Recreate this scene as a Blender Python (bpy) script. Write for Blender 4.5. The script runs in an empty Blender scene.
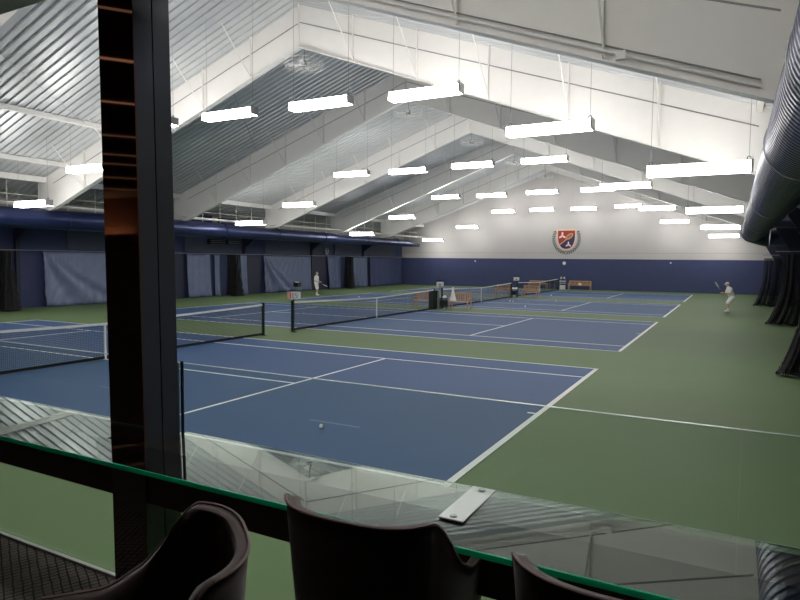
import bpy, bmesh, math, random
from mathutils import Vector, Matrix
random.seed(7)
C = bpy.context.scene.collection
PI = math.pi

# ------------------------------------------------------------------ camera, world, exposure
cam_d = bpy.data.cameras.new('camera'); cam = bpy.data.objects.new('camera', cam_d); C.objects.link(cam)
r_ = Vector((0.88177748, 0.47157235, 0.00938092)); u_ = Vector((-0.03818293, 0.05154511, 0.99794046)); f_ = Vector((-0.47011758, 0.88031961, -0.06345733))
CAM = Vector((2.9452, -16.4264, 2.7406))
cam.matrix_world = Matrix(((r_.x, u_.x, -f_.x, CAM.x), (r_.y, u_.y, -f_.y, CAM.y), (r_.z, u_.z, -f_.z, CAM.z), (0, 0, 0, 1)))
cam_d.sensor_fit = 'HORIZONTAL'; cam_d.sensor_width = 36; cam_d.lens = 622.14 / 800 * 36
cam_d.clip_start = 0.05; cam_d.clip_end = 300
sc = bpy.context.scene; sc.camera = cam
w = bpy.data.worlds.new('world'); sc.world = w; w.use_nodes = True
w.node_tree.nodes['Background'].inputs[0].default_value = (0.5, 0.55, 0.65, 1)
w.node_tree.nodes['Background'].inputs[1].default_value = 0.02
sc.view_settings.view_transform = 'Standard'; sc.view_settings.look = 'None'
sc.view_settings.gamma = 1; sc.view_settings.exposure = 0.0; sc.view_settings.use_curve_mapping = False
LIGHT = 24.0            # radiance of the tube lights

# ------------------------------------------------------------------ materials
def lin(h):
    v = [int(h[i:i+2], 16) / 255 for i in (0, 2, 4)]
    return tuple(x / 12.92 if x <= .04045 else ((x + .055) / 1.055) ** 2.4 for x in v) + (1,)
def mat(name, col, rough=.6, metal=0, noise=.06, scale=6, bump=0, bscale=60, spec=.5, coat=0):
    m = bpy.data.materials.new(name); m.use_nodes = True; nt = m.node_tree; b = nt.nodes['Principled BSDF']
    c = lin(col) if isinstance(col, str) else tuple(col) + (1,)
    b.inputs['Roughness'].default_value = rough; b.inputs['Metallic'].default_value = metal
    b.inputs['Specular IOR Level'].default_value = spec; b.inputs['Coat Weight'].default_value = coat
    tc = nt.nodes.new('ShaderNodeTexCoord')
    if noise:
        n = nt.nodes.new('ShaderNodeTexNoise'); n.inputs['Scale'].default_value = scale; n.inputs['Detail'].default_value = 5
        nt.links.new(tc.outputs['Object'], n.inputs['Vector'])
        mx = nt.nodes.new('ShaderNodeMix'); mx.data_type = 'RGBA'
        mx.inputs[6].default_value = tuple(x * (1 - noise * 2) for x in c[:3]) + (1,)
        mx.inputs[7].default_value = tuple(min(1, x * (1 + noise * 2)) for x in c[:3]) + (1,)
        nt.links.new(n.outputs['Fac'], mx.inputs[0]); nt.links.new(mx.outputs[2], b.inputs['Base Color'])
    else:
        b.inputs['Base Color'].default_value = c
    if bump:
        n2 = nt.nodes.new('ShaderNodeTexNoise'); n2.inputs['Scale'].default_value = bscale
        nt.links.new(tc.outputs['Object'], n2.inputs['Vector'])
        bp = nt.nodes.new('ShaderNodeBump'); bp.inputs['Strength'].default_value = bump; bp.inputs['Distance'].default_value = .02
        nt.links.new(n2.outputs['Fac'], bp.inputs['Height']); nt.links.new(bp.outputs['Normal'], b.inputs['Normal'])
    return m
def emis(name, col, s):
    m = bpy.data.materials.new(name); m.use_nodes = True; b = m.node_tree.nodes['Principled BSDF']
    b.inputs['Base Color'].default_value = (.8, .8, .8, 1); b.inputs['Emission Color'].default_value = tuple(col) + (1,); b.inputs['Emission Strength'].default_value = s
    return m
M = {}
M['green'] = mat('green_court_paint', '61754F', .65, spec=.25, noise=.05, scale=.35)
M['blue'] = mat('blue_court_paint', '33527C', .6, spec=.25, noise=.05, scale=.4)
M['line'] = mat('white_line_paint', 'E6E8E6', .6, noise=.02)
M['faint'] = mat('faint_line_paint', '5A6E94', .6, noise=.1, scale=20)
M['white'] = mat('white_painted_steel', 'F0EDE8', .55, noise=.02, scale=2)
M['deck'] = mat('grey_roof_deck', 'CCCDCE', .42, metal=.38, noise=.06, scale=1.2)
M['wallwhite'] = mat('pale_wall_panel', 'B6B2AF', .8, noise=.02, scale=1)
M['navy'] = mat('navy_wall_pad', '384064', .75, noise=.08, scale=1.5)
M['navydark'] = mat('dark_navy_panel', '20243C', .6, noise=.1, scale=2)
M['curtain'] = mat('blue_vinyl_curtain', '5C6684', .5, noise=.1, scale=1.5)
M['curtain2'] = mat('pale_blue_vinyl_curtain', '6E7896', .5, noise=.1, scale=2)
M['duct'] = mat('dark_blue_duct_metal', '40435C', .36, metal=.55, noise=.08, scale=2)
M['ductblue'] = mat('blue_duct_metal', '2A345C', .33, metal=.45, noise=.06, scale=1)
M['galv'] = mat('galvanised_metal', '9A9A98', .4, metal=.6, noise=.08)
M['tube'] = emis('tube_light_cover', (1, .985, .96), LIGHT)
M['black'] = mat('black_metal', '15161A', .5, noise=.1)
M['blackrub'] = mat('black_rubber', '0C0C0D', .7, noise=.1)
M['darkgreen'] = mat('dark_green_plastic', '1B2E2A', .5, noise=.1)
M['postgreen'] = mat('dark_post_paint', '10201D', .4, noise=.05)
M['greypaint'] = mat('grey_paint', '8C8F8C', .6, noise=.05)
M['wood'] = mat('reddish_brown_wood', 'C0977A', .55, noise=.18, scale=9)
M['wood2'] = mat('tan_brown_wood', 'B8946C', .55, noise=.15, scale=9)
M['cloth'] = mat('white_cloth', 'E8E8E2', .9, noise=.03)
M['plastic'] = mat('white_plastic', 'DADBDC', .5, noise=.03)
M['red'] = mat('red_plastic', 'C8352B', .5, noise=.05)
M['ball'] = mat('tennis_ball_felt', 'F2F5DC', .9, noise=.05)
M['skin'] = mat('skin', 'C69A80', .6, noise=.05, scale=12)
M['eye'] = mat('dark_eye', '15110F', .3, noise=0)
M['hair'] = mat('grey_hair', '8E8A86', .8, noise=.15, scale=40)
M['steel'] = mat('brushed_steel', 'B8BAB8', .38, metal=.5, noise=.04, scale=30)
M['bronze'] = mat('polished_bronze_panel', (.050, .020, .013), .035, metal=0, noise=.05, scale=3, spec=.8)
M['darkpanel'] = mat('polished_dark_panel', (.07, .074, .082), .07, metal=.6, noise=.05, scale=3)
M['beamwood'] = mat('dark_brown_panel', (.034, .018, .014), .25, noise=.1, scale=4, spec=.4)
M['loungewall'] = mat('lounge_brown_wall', '40281C', .6, noise=.1, scale=3)
M['loungeceil'] = mat('lounge_dark_ceiling', '2A2624', .9, noise=.05)
M['strip'] = emis('warm_strip_light', (1, .42, .22), 1.6)
M['stripdim'] = emis('dim_warm_strip_light', (1, .42, .22), .8)
M['addedbulb'] = emis('added_warm_bulb', (1, .45, .2), 330)  # emitter of the added lounge uplight
M['fabric'] = mat('brown_velvet', '43322E', .85, noise=.12, scale=60, bump=.2, bscale=400)
M['fabric'].node_tree.nodes['Principled BSDF'].inputs['Sheen Weight'].default_value = .35
M['piping'] = mat('brown_piping', '6E5C58', .7, noise=.05)
M['crestred'] = mat('crest_red', '8E2F22', .6, noise=.05)
M['crestblue'] = mat('crest_navy', '282452', .6, noise=.05)
M['cresttan'] = mat('crest_tan', 'C69468', .6, noise=.05)
M['crestpink'] = mat('crest_pale_pink', 'F0C4BC', .6, noise=.02)
M['leaf'] = mat('crest_leaf_green', '1E3B2C', .7, noise=.1)

def grid_net(name, col, pitch, wire, axes=('Y', 'Z'), extra=0.0):
    """netting: dark cord with open meshes between, cut by a grid in object space"""
    m = bpy.data.materials.new(name); m.use_nodes = True; nt = m.node_tree; b = nt.nodes['Principled BSDF']
    b.inputs['Base Color'].default_value = lin(col); b.inputs['Roughness'].default_value = .8
    tc = nt.nodes.new('ShaderNodeTexCoord'); sp = nt.nodes.new('ShaderNodeSeparateXYZ'); nt.links.new(tc.outputs['Object'], sp.inputs[0])
    outs = []
    for a in axes:
        d = nt.nodes.new('ShaderNodeMath'); d.operation = 'DIVIDE'; d.inputs[1].default_value = pitch; nt.links.new(sp.outputs[a], d.inputs[0])
        fr = nt.nodes.new('ShaderNodeMath'); fr.operation = 'FRACT'; nt.links.new(d.outputs[0], fr.inputs[0])
        l = nt.nodes.new('ShaderNodeMath'); l.operation = 'LESS_THAN'; l.inputs[1].default_value = wire; nt.links.new(fr.outputs[0], l.inputs[0]); outs.append(l)
    mx = nt.nodes.new('ShaderNodeMath'); mx.operation = 'MAXIMUM'; nt.links.new(outs[0].outputs[0], mx.inputs[0]); nt.links.new(outs[1].outputs[0], mx.inputs[1])
    tr = nt.nodes.new('ShaderNodeBsdfTransparent'); mix = nt.nodes.new('ShaderNodeMixShader')
    nt.links.new(mx.outputs[0], mix.inputs[0]); nt.links.new(tr.outputs[0], mix.inputs[1]); nt.links.new(b.outputs[0], mix.inputs[2])
    nt.links.new(mix.outputs[0], nt.nodes['Material Output'].inputs[0])
    return m
M['net'] = grid_net('tennis_net_cord', '14171A', .045, .17)
M['divnet'] = grid_net('black_divider_netting', '101014', .05, .42, axes=('X', 'Z'))

def thin_glass(name, tint, refl, ior=1.5):
    m = bpy.data.materials.new(name); m.use_nodes = True; nt = m.node_tree; nt.nodes.remove(nt.nodes['Principled BSDF'])
    tr = nt.nodes.new('ShaderNodeBsdfTransparent'); tr.inputs[0].default_value = tint + (1,)
    gl = nt.nodes.new('ShaderNodeBsdfGlossy'); gl.inputs['Roughness'].default_value = 0.0; gl.inputs[0].default_value = (.97, 1, .99, 1)
    fr = nt.nodes.new('ShaderNodeFresnel'); 
    gm = nt.nodes.new('ShaderNodeNewGeometry'); io = nt.nodes.new('ShaderNodeMix'); io.inputs[2].default_value = ior; io.inputs[3].default_value = 1 / ior
    nt.links.new(gm.outputs['Backfacing'], io.inputs[0]); nt.links.new(io.outputs[0], fr.inputs[0])
    ad = nt.nodes.new('ShaderNodeMath'); ad.operation = 'ADD'; ad.use_clamp = True; ad.inputs[1].default_value = refl; nt.links.new(fr.outputs[0], ad.inputs[0])
    mix = nt.nodes.new('ShaderNodeMixShader')
    nt.links.new(ad.outputs[0], mix.inputs[0]); nt.links.new(tr.outputs[0], mix.inputs[1]); nt.links.new(gl.outputs[0], mix.inputs[2])
    nt.links.new(mix.outputs[0], nt.nodes['Material Output'].inputs[0])
    return m
M['guard'] = thin_glass('clear_guard_glass', (.93, .97, .945), 0.0, 1.2)
M['shelf'] = thin_glass('clear_shelf_glass', (.80, .86, .83), .22, 1.6)
M['glassedge'] = mat('green_glass_edge', (.02, .42, .27), .2, noise=.3, spec=.8)
_n = M['glassedge'].node_tree; _t = _n.nodes.new('ShaderNodeBsdfTranslucent'); _t.inputs[0].default_value = (.04, .7, .45, 1); _m = _n.nodes.new('ShaderNodeMixShader'); _m.inputs[0].default_value = .5
_n.links.new(_n.nodes['Principled BSDF'].outputs[0], _m.inputs[1]); _n.links.new(_t.outputs[0], _m.inputs[2]); _n.links.new(_m.outputs[0], _n.nodes['Material Output'].inputs[0])
M['paleedge'] = mat('pale_glass_edge', '7E948A', .3, noise=.02)

def carpet_mat():
    m = mat('dark_patterned_carpet', '786A62', .95, noise=.2, scale=25, bump=.4, bscale=300); nt = m.node_tree; b = nt.nodes['Principled BSDF']
    src = b.inputs['Base Color'].links[0].from_socket
    tc = nt.nodes.new('ShaderNodeTexCoord'); prev = None
    for ang, s in ((25, 9), (-62, 8), (28, 17)):
        mp = nt.nodes.new('ShaderNodeMapping'); mp.inputs['Rotation'].default_value = (0, 0, math.radians(ang)); nt.links.new(tc.outputs['Object'], mp.inputs[0])
        wv = nt.nodes.new('ShaderNodeTexWave'); wv.inputs['Scale'].default_value = s; wv.inputs['Distortion'].default_value = 1.1; wv.inputs['Detail'].default_value = 3; wv.inputs['Detail Scale'].default_value = 2
        nt.links.new(mp.outputs[0], wv.inputs[0])
        g = nt.nodes.new('ShaderNodeMath'); g.operation = 'LESS_THAN'; g.inputs[1].default_value = .10; nt.links.new(wv.outputs['Fac'], g.inputs[0])
        if prev:
            a = nt.nodes.new('ShaderNodeMath'); a.operation = 'MAXIMUM'; nt.links.new(prev.outputs[0], a.inputs[0]); nt.links.new(g.outputs[0], a.inputs[1]); prev = a
        else: prev = g
    mx = nt.nodes.new('ShaderNodeMix'); mx.data_type = 'RGBA'; nt.links.new(prev.outputs[0], mx.inputs[0]); nt.links.new(src, mx.inputs[6]); mx.inputs[7].default_value = lin('0E0C0C')
    nt.links.new(mx.outputs[2], b.inputs['Base Color'])
    return m
M['carpet'] = carpet_mat()

# ------------------------------------------------------------------ mesh helpers
class MB:
    def __init__(s): s.b = bmesh.new()
    def box(s, x0, x1, y0, y1, z0, z1, bev=0):
        vs = [s.b.verts.new((x, y, z)) for x in (x0, x1) for y in (y0, y1) for z in (z0, z1)]
        fs = [s.b.faces.new([vs[i] for i in q]) for q in ((0, 1, 3, 2), (4, 6, 7, 5), (0, 4, 5, 1), (2, 3, 7, 6), (0, 2, 6, 4), (1, 5, 7, 3))]
        if bev:
            es = {e for f in fs for e in f.edges}; bmesh.ops.bevel(s.b, geom=list(es), offset=bev, segments=2, affect='EDGES')
        return s
    def tube(s, p, q, r, r2=None, n=10):
        p, q = Vector(p), Vector(q); d = (q - p).normalized(); r2 = r if r2 is None else r2
        a = d.orthogonal().normalized(); b = d.cross(a)
        A = [s.b.verts.new(p + (a * math.cos(t) + b * math.sin(t)) * r) for t in [2 * PI * i / n for i in range(n)]]
        B = [s.b.verts.new(q + (a * math.cos(t) + b * math.sin(t)) * r2) for t in [2 * PI * i / n for i in range(n)]]
        for i in range(n): s.b.faces.new((A[i], A[(i + 1) % n], B[(i + 1) % n], B[i]))
        s.b.faces.new(A[::-1]); s.b.faces.new(B); return s
    def path(s, pts, r, n=8, closed=False):
        k = len(pts)
        for i in range(k if closed else k - 1): s.tube(pts[i], pts[(i + 1) % k], r, n=n)
        return s
    def ring(s, c, axis, R, r, n=28, m=6):
        c, axis = Vector(c), Vector(axis).normalized(); a = axis.orthogonal().normalized(); b = axis.cross(a); V = []
        for i in range(n):
            t = 2 * PI * i / n; d = a * math.cos(t) + b * math.sin(t)
            V.append([s.b.verts.new(c + d * (R + r * math.cos(2 * PI * j / m)) + axis * r * math.sin(2 * PI * j / m)) for j in range(m)])
        for i in range(n):
            for j in range(m): s.b.faces.new((V[i][j], V[(i + 1) % n][j], V[(i + 1) % n][(j + 1) % m], V[i][(j + 1) % m]))
        return s
    def ball(s, c, r, sc=(1, 1, 1), u=12, v=8):
        g = bmesh.ops.create_uvsphere(s.b, u_segments=u, v_segments=v, radius=r)
        for q in g['verts']: q.co = Vector((q.co.x * sc[0], q.co.y * sc[1], q.co.z * sc[2])) + Vector(c)
        return s
    def prism(s, poly, fn, d0, d1):
        """extrude the 2D polygon; fn(u, v, d) gives the point"""
        A = [s.b.verts.new(fn(u, v, d0)) for u, v in poly]; B = [s.b.verts.new(fn(u, v, d1)) for u, v in poly]; n = len(poly)
        for i in range(n): s.b.faces.new((A[i], A[(i + 1) % n], B[(i + 1) % n], B[i]))
        s.b.faces.new(A[::-1]); s.b.faces.new(B); return s
    def sheet(s, rows, closed=False):
        V = [[s.b.verts.new(p) for p in r] for r in rows]
        for i in range(len(V) - 1):
            n = len(V[i])
            for j in range(n if closed else n - 1): s.b.faces.new((V[i][j], V[i][(j + 1) % n], V[i + 1][(j + 1) % n], V[i + 1][j]))
        return s
    def build(s, name, m, parent=None, smooth=False, thick=0, loc=None):
        bmesh.ops.recalc_face_normals(s.b, faces=s.b.faces[:])
        me = bpy.data.meshes.new(name); s.b.to_mesh(me); s.b.free()
        if smooth:
            for p in me.polygons: p.use_smooth = True
        me.materials.append(m); o = bpy.data.objects.new(name, me); C.objects.link(o)
        if parent: o.parent = parent
        if loc is not None: o.location = loc
        if thick:
            md = o.modifiers.new('thickness', 'SOLIDIFY'); md.thickness = thick; md.offset = 0
        return o
def tag(o, label=None, cat=None, group=None, kind=None):
    for k, v in (('label', label), ('category', cat), ('group', group), ('kind', kind)):
        if v: o[k] = v
    return o
def empty(name, loc, rz=0, **kw):
    o = bpy.data.objects.new(name, None); C.objects.link(o); o.location = loc; o.rotation_euler = (0, 0, rz); o.empty_display_size = .1
    return tag(o, **kw)
def S(o, label=None): return tag(o, label=label, kind='structure')
def kids(o): return [c for c in bpy.data.objects if c.parent == o]
def copy_tree(o, parent=None):
    c = o.copy(); C.objects.link(c); c.parent = parent
    for ch in kids(o): copy_tree(ch, c)
    return c

# ------------------------------------------------------------------ layout constants
XR = -11.885                      # ridge and net line
RZ, RS = 12.42, .352              # roof height at the ridge, slope
def roof(x): return RZ - RS * abs(x - XR)
YW = 46.7; YN = -14.40            # back wall, window wall
XL, XRR = -30.6, 6.9
Y1, Y2, Y3, Y4 = 0.0, 3.51 + 10.97, 3.51 + 2.95 + 21.94, 3.51 + 2.95 + 3.37 + 32.91      # far doubles line of the four courts
FRAMES = [-5.6, 3.1, 11.8, 20.5, 29.2, 38.0]
ZF = 1.14                         # lounge floor

# ------------------------------------------------------------------ hall shell
S(MB().box(XL - .3, XRR + .3, YN, YW + .3, -.3, 0).build('floor', M['green']))
wb = MB().box(XL - .3, XRR + .3, YW, YW + .3, 0, 3.05).build('wall_back', M['navy']); S(wb)
g = MB().prism([(XL - .3, 3.05), (XRR + .3, 3.05), (XRR + .3, roof(XRR) - .02), (XR, RZ - .02), (XL - .3, roof(XL) - .02)], lambda u, v, d: (u, d, v), YW + .03, YW + .3)
S(g.build('wall_back_upper', M['wallwhite']))
S(MB().box(XL, XRR, YW - .03, YW + .04, 3.05, 3.12).build('trim_1', M['wallwhite']))
S(MB().box(XL, XRR, YW + .015, YW + .04, 3.62, 3.65).build('trim_2', M['greypaint']))
S(MB().box(XL - .3, XL, YN, YW, 0, 4.4).build('wall_left', M['navy']))
S(MB().box(XL - .3, XL, YN, YW, 4.4, roof(XL) - .02).build('wall_left_upper', M['wallwhite']))
S(MB().box(XRR, XRR + .3, YN, YW, 0, 4.6).build('wall_right', M['navydark']))
S(MB().box(XRR, XRR + .3, YN, YW, 4.6, roof(XRR) - .02).build('wall_right_upper', M['wallwhite']))
g = MB().prism([(XL - .3, 4.05), (XRR + .3, 4.05), (XRR + .3, roof(XRR) - .02), (XR, RZ - .02), (XL - .3, roof(XL) - .02)], lambda u, v, d: (u, d, v), YN - .25, YN)
S(g.build('wall_front_upper', M['wallwhite']))
S(MB().box(XL - .3, -13, YN - .25, YN, 0, 4.05).build('wall_front', M['navy']))
S(MB().box(-13, XRR + .3, YN - .25, YN - .03, 0, ZF - .02).build('wall_front_base', M['navy']))
# corrugated roof deck: ribs run down the slope, one sheet per side
def deck(side):
    prof = [(0, 0), (.25, 0), (.27, -.06), (.33, -.06), (.35, 0)]
    ys = []; y = YN
    while y < YW + .05:
        ys += [(y + a, b) for a, b in prof[:-1]]; y += .35
    xe = (XL - .3) if side < 0 else XRR + .3
    return MB().sheet([[(XR, yy, RZ + h) for yy, h in ys], [(xe, yy, roof(xe) + h) for yy, h in ys]])
S(deck(-1).build('ceiling_left', M['deck'])); S(deck(1).build('ceiling_right', M['deck']))
# eave beams of the left roof slope
k = 3
for x, y0, y1, h, ww in ((-22.4, -5.6, 3.1, .2, .1), (-26.2, -5.6, 3.1, .2, .1), (-27.9, YN, YW, .28, .12)):
    S(MB().box(x - ww, x + ww, y0, y1, roof(x) - h - .02, roof(x) - .02).build('trim_%d' % k, M['white'])); k += 1
for x in (3.4, 5.4):
    S(MB().box(x - .08, x + .08, YN, YW, roof(x) - .24, roof(x) - .02).build('trim_%d' % k, M['white'])); k += 1
for p, q in (((-19.39, -3.74, 9.65), (-23.2, 3.0, 8.3)), ((-16, 3.2, 10.8), (-21.5, 11.7, 8.9))):
    S(MB().tube(p, q, .012, n=6).build('trim_%d' % k, M['galv'])); k += 1
# pipe over the blue duct
S(MB().tube((-27.3, YN, 5.32), (-27.3, YW, 5.32), .045).build('trim_%d' % k, M['white'])); k += 1

# ------------------------------------------------------------------ courts
def court(yfar, label):
    y0 = yfar - 10.97; e = .065
    root = MB().box(-23.77, 0, y0, yfar, 0, .004).build('court_surface', M['blue']); tag(root, label=label, kind='structure')
    def line(x0, x1, a, b): MB().box(x0, x1, a, b, .004, .007).build('court_line', M['line'], root)
    line(-.10, 0, y0, yfar); line(-23.77, -23.67, y0, yfar)
    line(-23.77, 0, yfar - e, yfar); line(-23.77, 0, y0, y0 + e)
    line(-23.77, 0, yfar - 1.37 - e, yfar - 1.37); line(-23.77, 0, y0 + 1.37, y0 + 1.37 + e)
    line(-5.485 - e, -5.485, y0 + 1.37, yfar - 1.37); line(-18.285, -18.285 + e, y0 + 1.37, yfar - 1.37)
    yc = (y0 + yfar) / 2
    line(-18.285, -5.485, yc - e / 2, yc + e / 2); line(-.25, -.10, yc - e / 2, yc + e / 2); line(-23.67, -23.5, yc - e / 2, yc + e / 2)
    return root
c1 = court(Y1, 'blue tennis court beside the window')
court(Y2, 'second blue tennis court from the window'); court(Y3, 'third blue tennis court from the window'); court(Y4, 'blue tennis court along the end wall')
for x0, x1 in ((-3.35, -2.35), (-8.85, -8.15)):
    MB().box(x0, x1, -7.9, -7.85, .004, .0065).build('faint_line', M['faint'], c1)

# ------------------------------------------------------------------ nets
def net(yfar, label):
    yc = yfar - 5.485; L = 6.4; H = 1.13; hc = .99
    root = empty('tennis_net', (XR, yc, 0), label=label, cat='net', group='tennis nets across the courts')
    N = 24
    def top(t): a = abs(t) / L; return hc + (H - hc) * a ** 1.15
    ts = [-L + 2 * L * i / N for i in range(N + 1)]
    MB().sheet([[(0, t, .07) for t in ts], [(0, t, top(t) - .05) for t in ts]]).build('netting', M['net'], root)
    MB().sheet([[(-.012, t, top(t) - .06) for t in ts], [(-.012, t, top(t)) for t in ts], [(.012, t, top(t)) for t in ts], [(.012, t, top(t) - .06) for t in ts]]).build('headband', M['cloth'], root)
    MB().box(-.012, .012, -L, L, .02, .09).build('bottom_tape', M['blackrub'], root)
    MB().box(-.02, .02, -.025, .025, .01, hc).build('centre_strap', M['cloth'], root)
    for s in (-1, 1):
        p = MB().tube((0, s * L, 0), (0, s * L, H + .02), .055, n=14).tube((0, s * L, 0), (0, s * L, .015), .12, n=16).build('net_post', M['postgreen'], root)
        MB().tube((0, s * L, H + .02), (0, s * L, H + .05), .06, .05, n=14).build('post_cap', M['black'], p)
    return root
net(Y1, 'tennis net across the court beside the window'); net(Y2, 'tennis net across the second court from the window')
net(Y3, 'tennis net across the third court from the window'); net(Y4, 'tennis net across the last court before the end wall')

# ------------------------------------------------------------------ steel frames
def frame(y, label):
    root = empty('roof_frame', (XR, y, 0), label=label, cat='steel frame', group='white steel roof frames')
    zr, ls = 10.8, .37
    def P(u, v, d): return (u, d, v)
    X = 15.3
    web = [(-X - 1.2, roof(XR - X - 1.2) - .03), (0, RZ - .03), (X + 1.2, roof(XR + X + 1.2) - .03), (X + 1.2, zr - ls * X - .12), (X, zr - ls * X), (0, zr), (-X, zr - ls * X), (-X - 1.2, zr - ls * X - .12)]
    w_ = MB(); 
    w_.prism([web[0], web[1], web[5], web[6], web[7]], P, -.012, .012); w_.prism([web[1], web[2], web[3], web[4], web[5]], P, -.012, .012)
    w_.build('web', M['white'], root)
    fl = MB()
    for s in (-1, 1):
        fl.prism([(0, zr), (s * X, zr - ls * X), (s * (X + 1.2), zr - ls * X - .12), (s * (X + 1.2), zr - ls * X - .15), (s * X, zr - ls * X - .03), (0, zr - .03)], P, -.13, .13)
    fl.build('bottom_flange', M['white'], root)
    sm = MB()
    for s in (-1, 1):
        sm.prism([(0, 11.72), (s * X, 11.72 - .345 * X), (s * X, 11.69 - .345 * X), (0, 11.69)], P, -.03, -.0125)
    sm.build('web_seam', M['galv'], root)
    for s in (-1, 1):
        for dx in (.02, 2.4, 5.0, 7.6, 10.2, 12.8):
            if dx < 1 and s > 0: continue
            x = s * dx; zb = zr - ls * abs(x); zt = RZ - RS * abs(x) - .03
            MB().prism([(x - .012, zb), (x + .012, zb), (x + .012, zt), (x - .012, zt)], P, -.11, -.0125).build('stiffener', M['white'], root)
            if dx > 1:
                MB().tube((x + .05, -.12, zb + .02), (x + .05, -1.7, zt - .05), .02, n=6).build('flange_brace', M['white'], root)
        MB().prism([(s * (X + 1.1), zr - ls * X - .14), (s * (X + 1.2), zr - ls * X - .15), (s * 18.7, 4.4), (s * 18.7, 0), (s * 18.5, 0), (s * 18.45, 1.4 if s > 0 else 3.6)], P, -.10, .10).build('column', M['navydark'], root)
    return root
names = ['great white roof frame crossing overhead above the court beside the window', 'second white roof frame from the window, its apex clear above the tube lights',
         'third white roof frame from the window, below a caged fan', 'fourth white roof frame from the window', 'second white roof frame from the end wall', 'last white roof frame before the end wall']
for y, n in zip(FRAMES, names): frame(y, n)
cond = empty('conduit', (0, 0, 0), label='thin pale conduit with a small box along the underside of the great overhead frame', cat='conduit')
def fz(x): return 10.8 - .37 * abs(x - XR)
MB().tube((XR, -5.85, fz(XR) + .10), (3.2, -5.85, fz(3.2) + .10), .022, n=8).build('pipe', M['white'], cond)
MB().tube((XR, -5.80, fz(XR) + .20), (3.2, -5.80, fz(3.2) + .20), .014, n=8).build('pipe', M['galv'], cond)
MB().box(1.17, 1.33, -5.97, -5.88, fz(1.25), fz(1.25) + .14, .01).build('junction_box', M['white'], cond)

# ------------------------------------------------------------------ hanging tube lights
def tube_light():
    root = empty('tube_light', (0, 0, 0), label='x', cat='ceiling light', group='white tube lights hanging under the roof')
    L = 1.2
    MB().prism([(-.19, -.13), (.19, -.13), (.15, .12), (-.15, .12)], lambda u, v, d: (d, u, v), -L + .03, L - .06).build('diffuser', M['tube'], root)
    MB().box(-L + .03, L - .06, -.03, .03, .121, .155).build('housing', M['galv'], root)
    MB().box(-L, -L + .029, -.17, .17, -.12, .15).build('end_cap', M['galv'], root)
    MB().box(L - .059, L, -.17, .17, -.12, .15).build('end_cap', M['galv'], root)
    MB().ring((L - .1, 0, .2), (0, 1, 0), .04, .01, n=14).build('hook', M['black'], root); MB().ring((-L + .1, 0, .2), (0, 1, 0), .04, .01, n=14).build('hook', M['black'], root)
    for s in (-1, 1):
        c = MB().tube((0, 0, 0), (0, 0, 1), .006, n=6).build('hanging_wire', M['galv'], root); c.location = (s * (L - .1), 0, .16)
    return root
tl = tube_light(); first = True
rows = [(.8, 'first full row beyond the window'), (15.5, 'second full row beyond the window'), (29.8, 'second row from the end wall'), (44.5, 'row along the end wall'), (-13.9, 'unseen row added above the window')]  # last row is out of view, added to keep the foreground lit
cols = [(13.87, 5.1, 'beside the ribbed duct'), (9.92, 6.45, 'second from the ribbed duct'), (5.92, 7.9, 'third from the ribbed duct'), (1.97, 7.9, 'by the ridge, ribbed duct side'),
        (-1.97, 7.9, 'by the ridge, blue duct side'), (-5.92, 7.9, 'third from the blue duct'), (-9.92, 6.35, 'second from the blue duct'), (-13.87, 5.1, 'beside the blue duct')]
RX = [[(13.8, 5.07), (10.05, 6.4), (6.25, 7.8), (2.4, 7.9), (-1.6, 7.95), (-5.55, 7.96), (-9.6, 6.5), (-13.45, 5.15)],
      [(13.8, 5.17), (9.92, 6.45), (5.93, 7.95), (2.0, 7.94), (-1.94, 7.86), (-5.76, 7.9), (-9.67, 6.2), (-13.67, 5.12)],
      [(13.84, 5.13), (9.91, 6.5), (5.93, 7.95), (1.91, 7.93), (-2.04, 7.85), (-5.93, 7.87), (-9.88, 6.36), (-13.79, 5.0)],
      [(13.85, 5.12), (9.91, 6.45), (5.92, 7.95), (1.9, 7.85), (-2.15, 7.87), (-6.09, 7.8), (-9.97, 6.3), (-13.9, 4.97)]]
RX.append(RX[0])
for (yy, rn), rx in zip(rows, RX):
    for (dx, z), (_a, _b2, cn) in zip(rx, cols):
        o = tl if first else copy_tree(tl); first = False
        o.location = (XR + .17 + dx, yy, z); o['label'] = 'tube light ' + cn + ', ' + rn
        for c in kids(o):
            if c.name.startswith('hanging_wire'):
                wx = o.location.x + c.location.x; c.scale = (1, 1, roof(wx) - z - .18)

# ------------------------------------------------------------------ caged ridge fans
def cage_fan(y, label):
    root = empty('ceiling_fan', (XR, y, 10.2), label=label, cat='fan', group='caged fans hanging from the ridge')
    MB().tube((0, 0, .15), (0, 0, RZ - 10.2 - .03), .02).build('drop_rod', M['galv'], root)
    MB().tube((0, 0, -.05), (0, 0, .15), .12, .09, n=16).build('motor', M['greypaint'], root)
    bl = MB()
    for i in range(4):
        a = i * PI / 2 + .4; d = Vector((math.cos(a), math.sin(a), 0)); n = Vector((-d.y, d.x, 0))
        bl.sheet([[d * .1 + n * .04 + Vector((0, 0, .03)), d * .62 + n * .09 + Vector((0, 0, .04))], [d * .1 - n * .04, d * .62 - n * .09 - Vector((0, 0, .02))]])
    bl.build('blades', M['white'], root, thick=.008)
    cg = MB()
    for z, R in ((-.12, .35), (-.1, .7), (.0, .74), (.14, .7)): cg.ring((0, 0, z), (0, 0, 1), R, .008, n=32, m=5)
    for i in range(16):
        a = 2 * PI * i / 16; c, s_ = math.cos(a), math.sin(a)
        cg.path([(0, 0, -.14), (c * .35, s_ * .35, -.12), (c * .7, s_ * .7, -.1), (c * .74, s_ * .74, 0), (c * .7, s_ * .7, .14)], .005, n=4)
    cg.build('cage', M['white'], root)
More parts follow.
